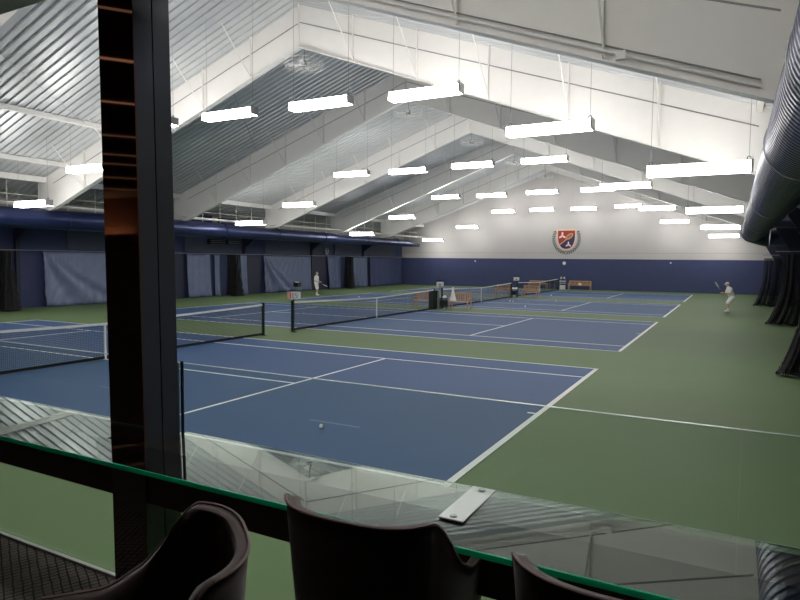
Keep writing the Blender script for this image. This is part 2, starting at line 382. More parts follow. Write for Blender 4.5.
for y, n in zip(FRAMES[1:], ('first caged ridge fan from the window', 'second caged ridge fan from the window', 'third caged ridge fan from the window', 'second caged ridge fan from the end wall', 'caged ridge fan just before the end wall')):
    cage_fan(y + .25, n)

# ------------------------------------------------------------------ ducts
def ribbed(x, z, R, y0, y1, pitch, amp, n=40):
    b = MB(); rows_ = []; y = y0
    while y < y1:
        for dy, dr in ((0, 0), (.25, 0), (.42, amp), (.75, amp), (.9, 0)):
            rows_.append([(x + (R + dr) * math.cos(2 * PI * j / n), y + (dy * pitch) + pitch * .8 * math.sin(2 * PI * j / n), z + (R + dr) * math.sin(2 * PI * j / n)) for j in range(n)])
        y += pitch
    return b.sheet(rows_, closed=True)
rd = empty('spiral_duct', (0, 0, 0), label='huge dark ribbed spiral duct running along the side wall by the black nets', cat='duct')
ribbed(3.85, 4.53, .555, YN + .3, 23.2, .165, .011).build('ribbed_pipe', M['duct'], rd, smooth=False)
MB().ring((3.85, 23.3, 4.53), (0, 1, 0), .585, .04, n=40).build('flange_ring', M['duct'], rd, smooth=True)
el = []
for i in range(9):
    a = i / 8 * PI / 2; cx, cy = 3.85 + .75 * (1 - math.cos(a)), 23.35 + .75 * math.sin(a)
    dx, dy = math.cos(a), -math.sin(a)
    el.append([(cx + .56 * math.cos(t) * dx, cy + .56 * math.cos(t) * dy, 4.48 - .3 * i / 8 + .5 * math.sin(t)) for t in [2 * PI * j / 32 for j in range(32)]])
MB().sheet(el, closed=True).build('elbow', M['duct'], rd, smooth=True)
MB().tube((4.7, 24.1, 4.2), (6.8, 24.1, 4.2), .45, n=24).build('outlet_pipe', M['duct'], rd, smooth=True)
for yb in (18.5,): MB().tube((4.3, yb, 4.75), (6.85, yb, 4.75), .3, n=24).build('branch_pipe', M['duct'], rd, smooth=True)
for yb in (-10, -5.6, 3.1, 11.8, 20.5):
    MB().ring((3.85, yb, 4.53), (0, 1, 0), .575, .008, n=40).tube((3.85, yb, 5.1), (3.85, yb, roof(3.85) - .03), .012, n=6).build('hanger_strap', M['galv'], rd)

ld = empty('round_duct', (0, 0, 0), label='long smooth blue duct running above the curtains of the far side wall', cat='duct')
pr = []; n = 36
for y, R, dz in ((YN + .3, .5, 0), (3.0, .5, 0), (15.1, .5, 0), (15.6, .44, -.04), (28.5, .44, -.04), (29, .38, -.08), (42, .36, -.08), (45.2, .2, -.2)):
    pr.append([(-27.75 + R * math.cos(2 * PI * j / n), y, 4.65 + dz + R * math.sin(2 * PI * j / n)) for j in range(n)])
MB().sheet(pr, closed=True).build('duct_pipe', M['ductblue'], ld, smooth=True)
for yb, R in ((-8, .51), (-2, .51), (4, .51), (9.5, .51), (15.3, .5), (21, .45), (27, .45), (34, .38), (40, .38)):
    MB().ring((-27.75, yb, 4.62), (0, 1, 0), R, .03, n=36).build('duct_seam', M['ductblue'], ld, smooth=True)
i = 0
rods = empty('hanger_rods', (0, 0, 0), label='row of thin white steel hangers and rails above the blue duct', cat='hanger')
for j in range(34):
    y = -8 + j * 1.6
    MB().tube((-28.6, y, 5.0), (-28.6, y, roof(-28.6) - .03), .03, n=6).build('hanger', M['white'], rods)
MB().tube((-28.6, YN, 5.35), (-28.6, YW, 5.35), .03, n=6).tube((-28.6, YN, 5.85), (-28.6, YW, 5.85), .025, n=6).build('rail', M['white'], rods)
for y0, y1, z0, z1 in ((14.8, 16.6, 5.3, 6.1), (17.4, 19.4, 5.25, 6.0)):
    tag(MB().box(-30.2, -29.9, y0, y1, z0 - .3, z1 - .3, .03).build('wall_box', M['navy']), label='dark blue box high on the side wall, ' + ('closer to the window' if y0 < 16 else 'farther from the window'), cat='box', group='dark blue boxes above the duct')

# ------------------------------------------------------------------ curtains along the left wall
def drape(y0, y1, folds, amp, m, label, lean=0, x=-30.35, top=3.03, sweep=0):
    """hanging vinyl sheet: vertical folds that spread towards the hem; sweep gathers folds diagonally at one side"""
    n = max(24, int((y1 - y0) * 14)); K = 14; rows_ = []
    ph = random.random() * 6
    for i in range(K + 1):
        v = i / K; z = top - (top - .03) * v; r = []
        for j in range(n + 1):
            u = j / n
            uu = u
            if sweep: uu = u - sweep * (1 - v) ** 1.6 * (1 - u) * .5
            y = y0 + (y1 - y0) * u + lean * v * (1 - u)
            a = amp * (.35 + .65 * v)
            d = a * math.sin(2 * PI * folds * uu + ph) + .4 * a * math.sin(2 * PI * folds * 2.3 * uu + 1.3 * v + ph)
            if sweep: wv = u / (.05 + .75 * sweep * v ** 1.25); d += amp * 2.0 * math.sin(2 * PI * wv * 2.1 + .6) * math.exp(-max(0, wv - .9) * 5) * min(1, 4 * v)
            r.append((x + d + .12 * v * v, y, z + .02 * math.sin(12 * u + ph) * v))
        rows_.append(r)
    o = MB().sheet(rows_).build('wall_curtain', m, smooth=True, thick=.02)
    return tag(o, label=label, cat='curtain', group='blue vinyl curtains along the side wall')
drape(4.45, 11.5, 9, .05, M['curtain2'], 'pale blue curtain with diagonal folds, closest to the window along the side wall', sweep=1.0)
drape(14.6, 16.75, 3, .06, M['curtain2'], 'short pale blue curtain just before the black net bundle past the window post')
drape(17.25, 17.75, 1, .06, M['curtain2'], 'narrow blue curtain strip between two black gaps')
drape(19.3, 20.6, 2.4, .09, M['curtain2'], 'blue curtain piece with a lifted fold just past the black net bundle')
drape(22.6, 28.9, 8, .05, M['curtain'], 'wide blue curtain with swept folds behind the score sign', sweep=.9)
drape(31.6, 33.7, 2.5, .06, M['curtain'], 'blue curtain with a diagonal fold beside the man in white', sweep=.7)
drape(34.9, 38.6, 4, .05, M['curtain'], 'blue curtain just past the second black net bundle', sweep=.8)
drape(39.2, 46.0, 5, .03, M['navy'], 'dark blue curtain closest to the end wall')
S(MB().box(XL, XL + .12, 20.8, 22.4, 0, 3.0).build('trim_21', M['navydark']))
S(MB().box(XL, XL + .12, 13.2, 14.5, 0, 3.0).build('trim_22', M['navydark']))
S(MB().box(XL, XL + .14, 29.0, 31.4, 0, 3.0).build('trim_23', M['navydark']))
cr = empty('curtain_rail', (0, 0, 0), label='long pale cable rail holding the curtains on the side wall', cat='rail')
MB().tube((-30.2, YN, 3.1), (-30.2, YW, 3.1), .025, n=8).build('cable', M['galv'], cr)
for j in range(12): MB().box(-30.6, -30.2, -12 + j * 5, -11.95 + j * 5, 3.08, 3.12).build('bracket', M['galv'], cr)
M['bandgrey'] = mat('grey_blue_wall_panel', '4A4E62', .7, noise=.08)
for q_, (a_, b_) in enumerate(((6.0, 13.6), (14.6, 20.2), (23.0, 31.5), (33, 45))):
    S(MB().box(XL, XL + .06, a_, b_, 3.2, 4.3).build('trim_%d' % (24 + q_), M['bandgrey']))
for y0, y1, lb in ((16.7, 18.1, 'black louvred wall heater above the curtains, closer to the window'), (18.5, 19.9, 'black louvred wall heater above the curtains, farther from the window')):
    h = empty('wall_heater', (-30.4, y0, 3.8), label=lb, cat='heater', group='black heaters above the curtains')
    MB().box(-.15, .1, 0, y1 - y0, 0, .35, .02).build('casing', M['black'], h)
    for q in range(2): MB().box(.101, .12, .12, y1 - y0 - .12, .1 + q * .14, .13 + q * .14).build('louvre', M['galv'], h)
# wall fan
wf = empty('wall_fan', (-30.25, 31.3, 3.5), label='round pale wall fan high above the man in white', cat='fan')
MB().ring((0, 0, 0), (1, 0, 0), .3, .03, n=24).ring((.05, 0, 0), (1, 0, 0), .2, .01).ring((.06, 0, 0), (1, 0, 0), .1, .01).build('guard', M['greypaint'], wf)
MB().tube((-.1, 0, 0), (.05, 0, 0), .07, n=14).build('motor', M['greypaint'], wf)
b = MB()
for i in range(3):
    a = i * 2 * PI / 3; b.sheet([[(0, .05 * math.cos(a), .05 * math.sin(a)), (.02, .26 * math.cos(a), .26 * math.sin(a))], [(.02, .05 * math.cos(a + .5), .05 * math.sin(a + .5)), (.0, .26 * math.cos(a + .7), .26 * math.sin(a + .7))]])
b.build('blades', M['plastic'], wf, thick=.006)

# ------------------------------------------------------------------ black divider nets gathered at both sides
def bundle(x0, x1, y, top, label, sgn=1, foot=.35):
    root = empty('divider_net', (x0, y, 0), label=label, cat='net curtain', group='black divider nets gathered at the sides'); W = x1 - x0
    for L in range(3):
        rows_ = []; n = 60; K = 12
        for i in range(K + 1):
            v = i / K; z = top * (1 - v) + .06 * v; r = []
            for j in range(n + 1):
                u = j / n; spread = 1 + .25 * v * v
                xx = (u if sgn > 0 else u) * W
                xx = (xx - W * (sgn > 0)) * (1 + foot * v ** 3 / max(W, .1)) + W * (sgn > 0)
                yy = (.22 * math.sin(u * 26 + L * 2.1) + .1 * math.sin(u * 61 + L)) * (.4 + .6 * v) * spread + (L - 1) * .08
                r.append((xx, yy, z))
            rows_.append(r)
        MB().sheet(rows_).build('net_fold', M['divnet'], root, smooth=True)
    pts = []
    for j in range(31):
        u = j / 30; xx = u * W; xx = (xx - W * (sgn > 0)) * (1 + foot / max(W, .1)) + W * (sgn > 0)
        pts.append((xx, .26 * math.sin(u * 26), .07 + .03 * math.sin(u * 9)))
    MB().path(pts, .05, n=6).build('weighted_hem', M['blackrub'], root)
    MB().path([(W * (sgn > 0) + (0 if sgn > 0 else 0) + (-foot if sgn > 0 else W + foot) * (1 if sgn > 0 else 1) * 0 + (-.02 if sgn > 0 else .02), .02, top), (0 if sgn > 0 else W, 0, top * .5), ((-foot * .9) if sgn > 0 else W + foot * .9, 0, .1)], .018, n=5).build('edge_cord', M['blackrub'], root)
    return root
bundle(4.5, 6.6, 1.3, 3.15, 'black divider net bunched at the ribbed duct side, closest to the window', foot=.5)
bundle(4.95, 6.7, 16.1, 3.15, 'black divider net bunched at the ribbed duct side, between the second and third courts', foot=.6)
bundle(4.7, 6.5, 29.9, 3.1, 'black divider net bunched at the ribbed duct side, closest to the end wall', foot=.5)
bundle(-30.1, -28.9, 1.9, 3.05, 'black divider net bunched before the curtains, closest to the window', sgn=-1, foot=.25)
bundle(-30.15, -29.0, 18.4, 3.05, 'black divider net bunched before the curtains just past the window post', sgn=-1, foot=.15)
bundle(-30.15, -29.3, 34.3, 3.05, 'black divider net bunched before the curtains beside the man in white', sgn=-1, foot=.15)
# blue padding on the right wall behind the nets
S(MB().box(XRR - .1, XRR, YN, YW, .0, 3.0).build('wall_right_pad', M['navy']))
cb = empty('net_cable', (0, 0, 0), label='pale steel cable along the side wall by the black nets', cat='cable')
MB().tube((6.72, YN + .1, 3.3), (6.72, YW, 3.3), .018, n=6).build('cable', M['galv'], cb)
for y in (1.3, 16.1, 29.9):
    MB().tube((4.6, y, 3.3), (6.85, y, 3.3), .025, n=6).build('cross_bar', M['galv'], cb)

# ------------------------------------------------------------------ crest on the end wall
def P(u, v, d): return (XR - .03 + u, YW + .03 - d, 4.98 + v)
cr = empty('wall_crest', (0, 0, 0), label='painted shield crest with racket and leaf wreath on the pale end wall', cat='crest')
def shield(s, dz=0):
    pts = [(-.98, 1.05), (.98, 1.05)]
    for i in range(13):
        t = i / 12; pts.append((.98 * math.cos(t * PI / 2) ** .8 if t < 1 else 0, .25 - 1.32 * math.sin(t * PI / 2) ** 1.15))
    pts += [(-x, y) for x, y in reversed(pts[2:-1])]
    return [(x * s, y * s + dz) for x, y in pts]
def flat(poly, d0, d1, m, name): return MB().prism(poly, P, d0, d1).build(name, m, cr)
flat(shield(1.0), .002, .03, mat('crest_pale_border', 'D8B8A0', .6), 'shield_border')
inner = shield(.86)
def clip(poly, a, b, c):
    out = []
    for i in range(len(poly)):
        p, q = poly[i], poly[(i + 1) % len(poly)]; dp = a * p[0] + b * p[1] + c; dq = a * q[0] + b * q[1] + c
        if dp >= 0: out.append(p)
        if dp * dq < 0: t = dp / (dp - dq); out.append((p[0] + (q[0] - p[0]) * t, p[1] + (q[1] - p[1]) * t))
    return out
flat(clip(inner, -.62, .78, .0), .031, .045, M['crestred'], 'red_field')
flat(clip(inner, .62, -.78, .0), .031, .045, M['crestblue'], 'navy_field')
rk = MB(); dxy = Vector((.78, .62)); nxy = Vector((-.62, .78))
def along(a, n): v = dxy * a + nxy * n; return (v.x, v.y)
rk.prism([along(-.85, -.05), along(.1, -.05), along(.1, .05), along(-.85, .05)], P, .046, .06)
el = [along(.45 + .42 * math.cos(t), .06 + .24 * math.sin(t)) for t in [2 * PI * i / 20 for i in range(20)]]
rk.prism(el, P, .046, .058)
rk.build('racket', M['cresttan'], cr)
MB().prism([along(.45 + .33 * math.cos(t), .06 + .16 * math.sin(t)) for t in [2 * PI * i / 20 for i in range(20)]], P, .059, .063).build('racket_face', mat('crest_orange', 'A8623C', .6), cr)
def trefoil(cx, cy, s, m):
    b = MB()
    for a in (90, 210, 330):
        a = math.radians(a); ox, oy = cx + .55 * s * math.cos(a), cy + .55 * s * math.sin(a)
        b.prism([(ox + s * (.55 * math.cos(t) * math.cos(a) - .27 * math.sin(t) * math.sin(a)), oy + s * (.55 * math.cos(t) * math.sin(a) + .27 * math.sin(t) * math.cos(a))) for t in [2 * PI * i / 10 for i in range(10)]], P, .046, .06)
    b.build('trefoil', m, cr)
trefoil(-.4, .38, .36, M['crestpink']); trefoil(.22, -.5, .28, M['crestpink'])
for s in (-1, 1):
    for i in range(13):
        t = i / 12; a = math.radians(28 - 112 * t); cx, cy = s * 1.28 * math.cos(a) * (1 - .0 * t), 1.42 * math.sin(a) + .1
        tx, ty = s * math.sin(a + .9), -math.cos(a + .9)
        for q in (-1, 1):
            ox, oy = cx + q * .07 * math.cos(a) * s, cy + q * .07 * math.sin(a); ang = math.atan2(math.cos(a), -s * math.sin(a)) + q * s * .75
            flat([(ox + .15 * math.cos(v) * math.cos(ang) - .05 * math.sin(v) * math.sin(ang), oy + .15 * math.cos(v) * math.sin(ang) + .05 * math.sin(v) * math.cos(ang)) for v in [2 * PI * k_ / 8 for k_ in range(8)]], .002, .012, M['leaf'], 'wreath_leaf')

# ------------------------------------------------------------------ small wall things
wc = empty('wall_clock', (-12.05, YW, 2.62), label='round white clock on the dark wall under the crest', cat='clock')
MB().tube((0, -.002, 0), (0, -.05, 0), .17, n=28).build('clock_face', M['plastic'], wc)
MB().ring((0, -.05, 0), (0, 1, 0), .17, .015).build('rim', M['greypaint'], wc)
MB().box(-.006, .006, -.06, -.052, 0, .12).box(0, .09, -.06, -.052, -.006, .006).build('hands', M['black'], wc)
for x, lb in ((-21.6, 'small white sensor high on the end wall, on the blue duct side of the crest'), (-2.2, 'small white sensor high on the end wall, towards the player in the white cap')):
    s = MB().box(x - .07, x + .07, YW - .07, YW - .001, 2.68, 2.8, .015).build('wall_sensor', M['plastic']); tag(s, label=lb, cat='sensor', group='sensors on the end wall')

# ------------------------------------------------------------------ benches
def bench(x0, x1, y, z0, label, m, h=.95):
    W = x1 - x0; root = empty('wooden_bench', ((x0 + x1) / 2, y, 0), label=label, cat='bench', group='wooden slatted benches'); a = W / 2
    b = MB()
    for i in range(4): b.box(-a, a, -.25 + i * .12, -.16 + i * .12, .42, .45)
    b.build('seat', m, root)
    b = MB(); b.box(-a, a, .25, .29, h - .08, h).box(-a, a, .25, .29, .5, .56)
    ns = int(W / .13)
    for i in range(ns): cx = -a + (i + .5) * W / ns; b.box(cx - .035, cx + .035, .26, .28, .56, h - .08)
    b.build('backrest', m, root)
    for s in (-1, 1):
        MB().box(s * a - .03, s * a + .03, -.3, .25, .62, .66).build('armrest', m, root)
        MB().box(s * a - .03, s * a + .03, -.27, -.21, 0, .62).build('leg', m, root)
        MB().box(s * a - .03, s * a + .03, .25, .31, 0, h).build('leg', m, root)
    return root
bench(-13.4, -12.35, 16.0, 0, 'short wooden bench behind the far end of the second net', M['wood'])
bench(-11.2, -10.05, 16.15, 0, 'wooden bench with a white jacket draped over one end', M['wood'])
bench(-13.3, -12.3, 29.9, 0, 'wooden bench behind the far end of the third net', M['wood'])
bench(-11.05, -9.95, 29.6, 0, 'wooden bench beside the low table with two white towels', M['wood'])
bench(-15.3, -13.5, 45.6, 0, 'long wooden bench against the dark end wall, behind the last net', M['wood2'], .85)
bench(-11.4, -9.3, 46.1, 0, 'long wooden bench alone against the dark end wall, under the crest', M['wood2'], .9)
bag = MB().ball((0, 0, .1), .14, (1.3, .7, .7)).build('small_bag', mat('pale_yellow_cloth', 'E8DCA8', .8), smooth=True, loc=(-10.3, 45.95, .46)); tag(bag, label='small pale yellow bag on the bench under the crest', cat='bag')
MB().path([(-.1, 0, .17), (-.05, 0, .25), (.05, 0, .25), (.1, 0, .17)], .01, n=5).build('handle', M['cloth'], bag)
def jacket(x, y, label):
    rows_ = []
    for i in range(12):
        v = i / 11; z = 1.2 - .70 * v; R = .05 + .15 * v ** 1.3
        rows_.append([(R * math.cos(t) * (1 + .15 * math.sin(3 * t)), R * .6 * math.sin(t) * (1 + .15 * math.sin(5 * t + 1)), z) for t in [2 * PI * j / 24 for j in range(24)]])
    o = MB().sheet(rows_, closed=True).ball((0, 0, 1.21), .06).build('draped_jacket', M['cloth'], smooth=True, loc=(x, y, 0)); tag(o, label=label, cat='jacket')
jacket(-10.98, 16.0, 'white jacket draped over the end of the bench beside the second net')
def side_table(x, y, label, towels):
    r = empty('side_table', (x, y, 0), label=label, cat='table', group='low dark tables beside the benches')
    MB().box(-.22, .22, -.2, .2, .58, .62).build('table_top', M['black'], r)
    for sx in (-1, 1):
        for sy in (-1, 1): MB().tube((sx * .19, sy * .16, 0), (sx * .19, sy * .16, .58), .025, n=8).build('leg', M['black'], r)
    MB().box(-.2, .2, -.14, .14, .2, .5).build('basket', M['black'], r)
    for dx, lb in towels:
        t = MB().box(-.09, .09, -.15, .15, 0, .09, .03).ball((.02, 0, .1), .09, (1.1, 1.2, .6)).build('folded_towel', M['cloth'], smooth=True, loc=(x + dx, y, .622)); tag(t, label=lb, cat='towel', group='white towels on the tables')
side_table(-11.5, 16.0, 'low black table beside the bench with the white jacket', [(0, 'white towel on the low table beside the second net')])
side_table(-11.75, 29.68, 'low black table beside the third net carrying two towels', [(-.1, 'white towel on the table by the third net, on the curtain side'), (.12, 'white towel on the table by the third net, on the bench side')])
wb_ = empty('waste_bin', (-12.08, 15.72, 0), label='tall dark green bin beside the far post of the second net', cat='bin')
MB().box(-.2, .2, -.2, .2, .0, .98, .03).build('bin_body', M['darkgreen'], wb_); MB().box(-.22, .22, -.22, .22, .98, 1.06, .02).build('lid', M['black'], wb_)
gp = MB().box(-.06, .06, -.1, .1, 0, 1.05, .02).build('grey_cabinet', M['greypaint'], loc=(-11.79, 15.85, 0)); tag(gp, label='slim grey cabinet between the dark green bin and the low table', cat='cabinet')
MB().box(-.045, .045, -.115, -.101, .5, .95).build('door', M['greypaint'], gp)

# score signs
DIG = {'0': 'abcdef', '1': 'bc', '5': 'acdfg'}
def digit(b, ch, x, z, w_, h_, y):
    t = w_ * .22
    seg = {'a': (x, x + w_, z + h_ - t, z + h_), 'd': (x, x + w_, z, z + t), 'g': (x, x + w_, z + h_ / 2 - t / 2, z + h_ / 2 + t / 2),
           'f': (x, x + t, z + h_ / 2, z + h_), 'e': (x, x + t, z, z + h_ / 2), 'b': (x + w_ - t, x + w_, z + h_ / 2, z + h_), 'c': (x + w_ - t, x + w_, z, z + h_ / 2)}
    for s in DIG[ch]:
        a = seg[s]; b.box(a[0], a[1], y - .004, y, a[2], a[3])
def score_sign(x, y, z, wd, label, text=True, rz=.6):
    r = empty('score_sign', (x, y, 0), rz, label=label, cat='scoreboard', group='score signs on posts beside the nets')
    MB().tube((0, 0, 0), (0, 0, z), .018, n=8).tube((0, 0, 0), (0, 0, .02), .12, n=16).build('pole', M['black'], r)
    p = MB().box(-wd / 2, wd / 2, -.015, .015, z, z + .26, .006).build('sign_panel', M['plastic'], r)
    if text:
        b = MB(); digit(b, '0', -.06, z + .04, .07, .17, -.017); digit(b, '5', .045, z + .04, .07, .17, -.017); b.box(.14, .155, -.021, -.017, z + .03, z + .22); b.build('numbers', M['black'], p)
        b = MB(); b.box(-wd / 2 + .01, -.1, -.019, -.016, z + .02, z + .24); b.build('red_card', M['red'], p)
        b = MB(); digit(b, '0', -wd / 2 + .035, z + .05, .07, .15, -.0195); b.build('card_number', M['cloth'], p)
    else:
        MB().box(-wd / 2 - .03, wd / 2 + .03, -.02, .02, z + .26, z + .34).box(-wd / 2 - .03, -wd / 2, -.02, .02, z + .05, z + .26).box(wd / 2, wd / 2 + .03, -.02, .02, z + .05, z + .26).build('sign_frame', M['black'], r)
        MB().box(-.08, .08, -.022, -.016, z + .04, z + .14).build('numbers', M['greypaint'], p)
score_sign(-11.62, 2.35, 1.26, .5, 'white flip score sign with a red card by the net post of the second court')
score_sign(-11.88, 16.2, 1.28, .42, 'white score sign in a black frame above the low table by the second net', False)
score_sign(-11.75, 30.1, 1.28, .45, 'white score sign in a black frame above the two towels', False)
# ball cart by the curtains
bc = empty('ball_cart', (-28.0, 23.9, 0), label='black ball basket on thin legs before the curtains, past the score sign', cat='ball cart')
b = MB(); b.box(-.22, .22, -.2, .2, .55, .57)
for x0, x1, y0, y1 in ((-.22, -.2, -.2, .2), (.2, .22, -.2, .2), (-.22, .22, -.22, -.2), (-.22, .22, .2, .22)): b.box(x0, x1, y0, y1, .57, .9)
b.build('basket', M['black'], bc)
MB().ball((0, 0, .9), .14, (1.2, 1.2, .4)).build('ball_heap', M['ball'], bc, smooth=True)
for sx in (-1, 1):
    for sy in (-1, 1): MB().tube((sx * .26, sy * .24, 0), (sx * .2, sy * .18, .56), .014, n=6).build('leg', M['galv'], bc)
# water stand and chairs at the end wall
ws = empty('water_stand', (-12.05, 46.2, 0), label='white shelf stand with cups under the clock on the end wall', cat='stand')
MB().box(-.25, .25, -.2, .2, .0, .42, .02).build('cabinet_box', M['plastic'], ws)
MB().box(-.27, .27, -.22, .22, .6, .64).box(-.27, .27, -.22, .22, .78, .86).build('shelf', M['plastic'], ws)
for sx in (-1, 1): MB().box(sx * .24 - .02, sx * .24 + .02, -.02, .02, .42, 1.06).build('upright', M['greypaint'], ws)
MB().box(-.27, .27, -.18, .18, 1.03, 1.06).build('top_shelf', M['black'], ws)
for dx, lb in ((-.15, 'white water jug on top of the stand, on the curtain side'), (.15, 'white water jug on top of the stand, on the bench side')):
    o = MB().tube((0, 0, 0), (0, 0, .17), .09, .075, n=16).tube((0, 0, .17), (0, 0, .2), .05, n=12).build('water_jug', M['plastic'], loc=(-12.05 + dx, 46.2, 1.062)); tag(o, label=lb, cat='jug', group='jugs on the water stand')
def dark_chair(x, y, rz, label):
    r = empty('folding_chair', (x, y, 0), rz, label=label, cat='chair', group='dark chairs by the end wall')
    MB().box(-.22, .22, -.22, .2, .43, .47, .01).build('seat', M['black'], r); MB().box(-.22, .22, .19, .22, .6, .85, .01).build('backrest', M['black'], r)
    for s in (-1, 1):
        MB().tube((s * .21, .2, 0), (s * .21, .2, .85), .012, n=6).build('leg', M['greypaint'], r); MB().tube((s * .21, -.2, 0), (s * .21, -.2, .44), .012, n=6).build('leg', M['greypaint'], r)
dark_chair(-12.85, 45.3, .2, 'dark chair between the last net and the white stand, closer to the stand'); dark_chair(-13.35, 44.9, -.2, 'dark chair at the end of the last net, farther from the white stand')
# tennis balls
for i, (x, y, lb) in enumerate(((-2.86, -8.23, 'tennis ball lying on the court beside the window'), (-21.03, 22.1, 'tennis ball lying beyond the second net near the man in white'), (-10.3, 24.2, 'tennis ball of a pair on the third court, on the curtain side'),
        (-10.03, 24.0, 'tennis ball of a pair on the third court, on the bench side'), (-7.66, 26.1, 'tennis ball alone on the third court below the water stand'), (-7.95, 19.9, 'tennis ball lying by the sideline of the third court'), (-9.88, 33.4, 'tennis ball lying on the last court before the end wall'))):
    tag(MB().ball((0, 0, 0), .034 if i == 0 else .05, u=14, v=10).build('tennis_ball', M['ball'], smooth=True, loc=(x, y, .042 if i == 0 else .058)), label=lb, cat='ball', group='tennis balls on the courts')

# ------------------------------------------------------------------ people
def skin_mesh(verts, edges, rad, root=0, sub=2):
    me = bpy.data.meshes.new('tmp'); me.from_pydata([Vector(v) for v in verts], edges, []); o = bpy.data.objects.new('tmp', me); C.objects.link(o)
    o.modifiers.new('s', 'SKIN'); sk = me.skin_vertices[0].data
    for i, r in enumerate(rad): sk[i].radius = (r, r) if not isinstance(r, tuple) else r; sk[i].use_root = (i == root)
    s = o.modifiers.new('u', 'SUBSURF'); s.levels = sub; s.render_levels = sub
    dg = bpy.context.evaluated_depsgraph_get(); dg.update(); ev = bpy.data.meshes.new_from_object(o.evaluated_get(dg))
    bpy.data.objects.remove(o); bpy.data.meshes.remove(me); return ev
def person(loc, rz, J, label, name='person', cap=None, hair=None, racket=None):
    root = empty(name, loc, rz, label=label, cat='person')
    names_ = [k_ for k_ in J if k_ not in ('head', 'face')]; idx = {n_: i for i, n_ in enumerate(names_)}
    E_ = [('pelvis', 'belly'), ('belly', 'chest'), ('chest', 'neck'), ('neck', 'head0')]
    R = dict(pelvis=.12, belly=.115, chest=.125, neck=.055, head0=.05)
    for s in 'lr':
        E_ += [('chest', s + 'sh'), (s + 'sh', s + 'el'), (s + 'el', s + 'wr'), (s + 'wr', s + 'ha'), ('pelvis', s + 'hip'), (s + 'hip', s + 'kn'), (s + 'kn', s + 'an'), (s + 'an', s + 'toe')]
        R.update({s + 'sh': .065, s + 'el': .042, s + 'wr': .029, s + 'ha': .034, s + 'hip': .092, s + 'kn': .058, s + 'an': .04, s + 'toe': .035})
    m_ = MB(); b = m_.b
    for a_, c_ in E_:
        if c_ == 'head0': R['head0'] = .05
        m_.tube(J[a_], J[c_], R[a_] if a_ not in ('chest', 'pelvis') else R[c_] * 1.15, R[c_], n=16)
    for n_ in names_: m_.ball(J[n_], R[n_] * 1.0, u=16, v=12)
    m_.tube(J['pelvis'], J['belly'], .11, .105, n=20); m_.tube(J['belly'], J['chest'], .105, .12, n=20); m_.tube(J['neck'], J['head'], .052, .05, n=14)
    H = Vector(J['head']); F = Vector(J['face']).normalized(); side = F.cross(Vector((0, 0, 1))).normalized(); up = side.cross(F)
    def hp(f, s_, u): return H + F * f + side * s_ + up * u
    g_ = bmesh.ops.create_uvsphere(b, u_segments=20, v_segments=14, radius=1)
    for q in g_['verts']:
        x, y, z = q.co; w_ = .078 * (1 - .18 * max(0, -z)); q.co = hp(.098 * y - .01 + (.012 if z < -.5 else 0), w_ * x, .122 * z)
    m_.tube(hp(.085, 0, .02), hp(.112, 0, -.025), .008, .016, n=8); m_.tube(hp(.08, 0, -.06), hp(.092, 0, -.062), .028, .02, n=8)
    for s_ in (-1, 1): m_.ball(hp(0, s_ * .08, -.01), .028, (.6, .9, 1.1), 8, 6)
    for s in 'lr':
        ha, wr = Vector(J[s + 'ha']), Vector(J[s + 'wr']); d = (ha - wr).normalized(); a_ = d.orthogonal().normalized(); c_ = d.cross(a_)
        for q in range(4):
            o_ = a_ * (q - 1.5) * .02; ln = (.075, .085, .08, .062)[q]; p0 = ha - d * .02 + o_; p1 = p0 + d * ln * .6 + c_ * .008; p2 = p1 + (d * .5 + c_ * .8).normalized() * ln * .5
            m_.tube(p0, p1, .0105, .0095, n=8); m_.tube(p1, p2, .0095, .008, n=8)
        p0 = ha - d * .05 + a_ * .025; m_.tube(p0, p0 + (d + a_ * .9).normalized() * .06, .0125, .010, n=8)
    body = m_.build('body', M['skin'], root, smooth=True)
    md = body.modifiers.new('r', 'REMESH'); md.mode = 'VOXEL'; md.voxel_size = .0075; md.use_smooth_shade = True
    sm = body.modifiers.new('s', 'SMOOTH'); sm.iterations = 4; sm.factor = .5
    for s_ in (-1, 1): MB().ball(hp(.083, s_ * .03, .012), .011, u=8, v=6).build('eye', M['eye'], body)
    def cloth(nm, vs, es, rs, root_i=0, mm='cloth'):
        q = MB()
        for a_, c_ in es: q.tube(vs[a_], vs[c_], rs[a_], rs[c_], n=18)
        for v_, r__ in zip(vs, rs): q.ball(v_, r__, u=18, v=12)
        o = q.build(nm, M[mm], root, smooth=True)
        rm = o.modifiers.new('r', 'REMESH'); rm.mode = 'VOXEL'; rm.voxel_size = .01; rm.use_smooth_shade = True
        o.modifiers.new('s', 'SMOOTH').iterations = 6
        return o
    V = lambda n_: Vector(J[n_])
    low = V('pelvis').lerp(V('belly'), .1); nk = V('chest').lerp(V('neck'), .75)
    cloth('shirt', [V('belly'), low, V('chest'), nk] + [V('lsh'), V('lsh').lerp(V('lel'), .75), V('rsh'), V('rsh').lerp(V('rel'), .75)], [(0, 1), (0, 2), (2, 3), (2, 4), (4, 5), (2, 6), (6, 7)], [.165, .168, .185, .10, .10, .082, .10, .082])
    cloth('shorts', [V('pelvis'), V('lhip'), V('lhip').lerp(V('lkn'), .85), V('rhip'), V('rhip').lerp(V('rkn'), .85), V('pelvis').lerp(V('belly'), .5)], [(0, 1), (1, 2), (0, 3), (3, 4), (0, 5)], [.16, .125, .1, .125, .1, .145])
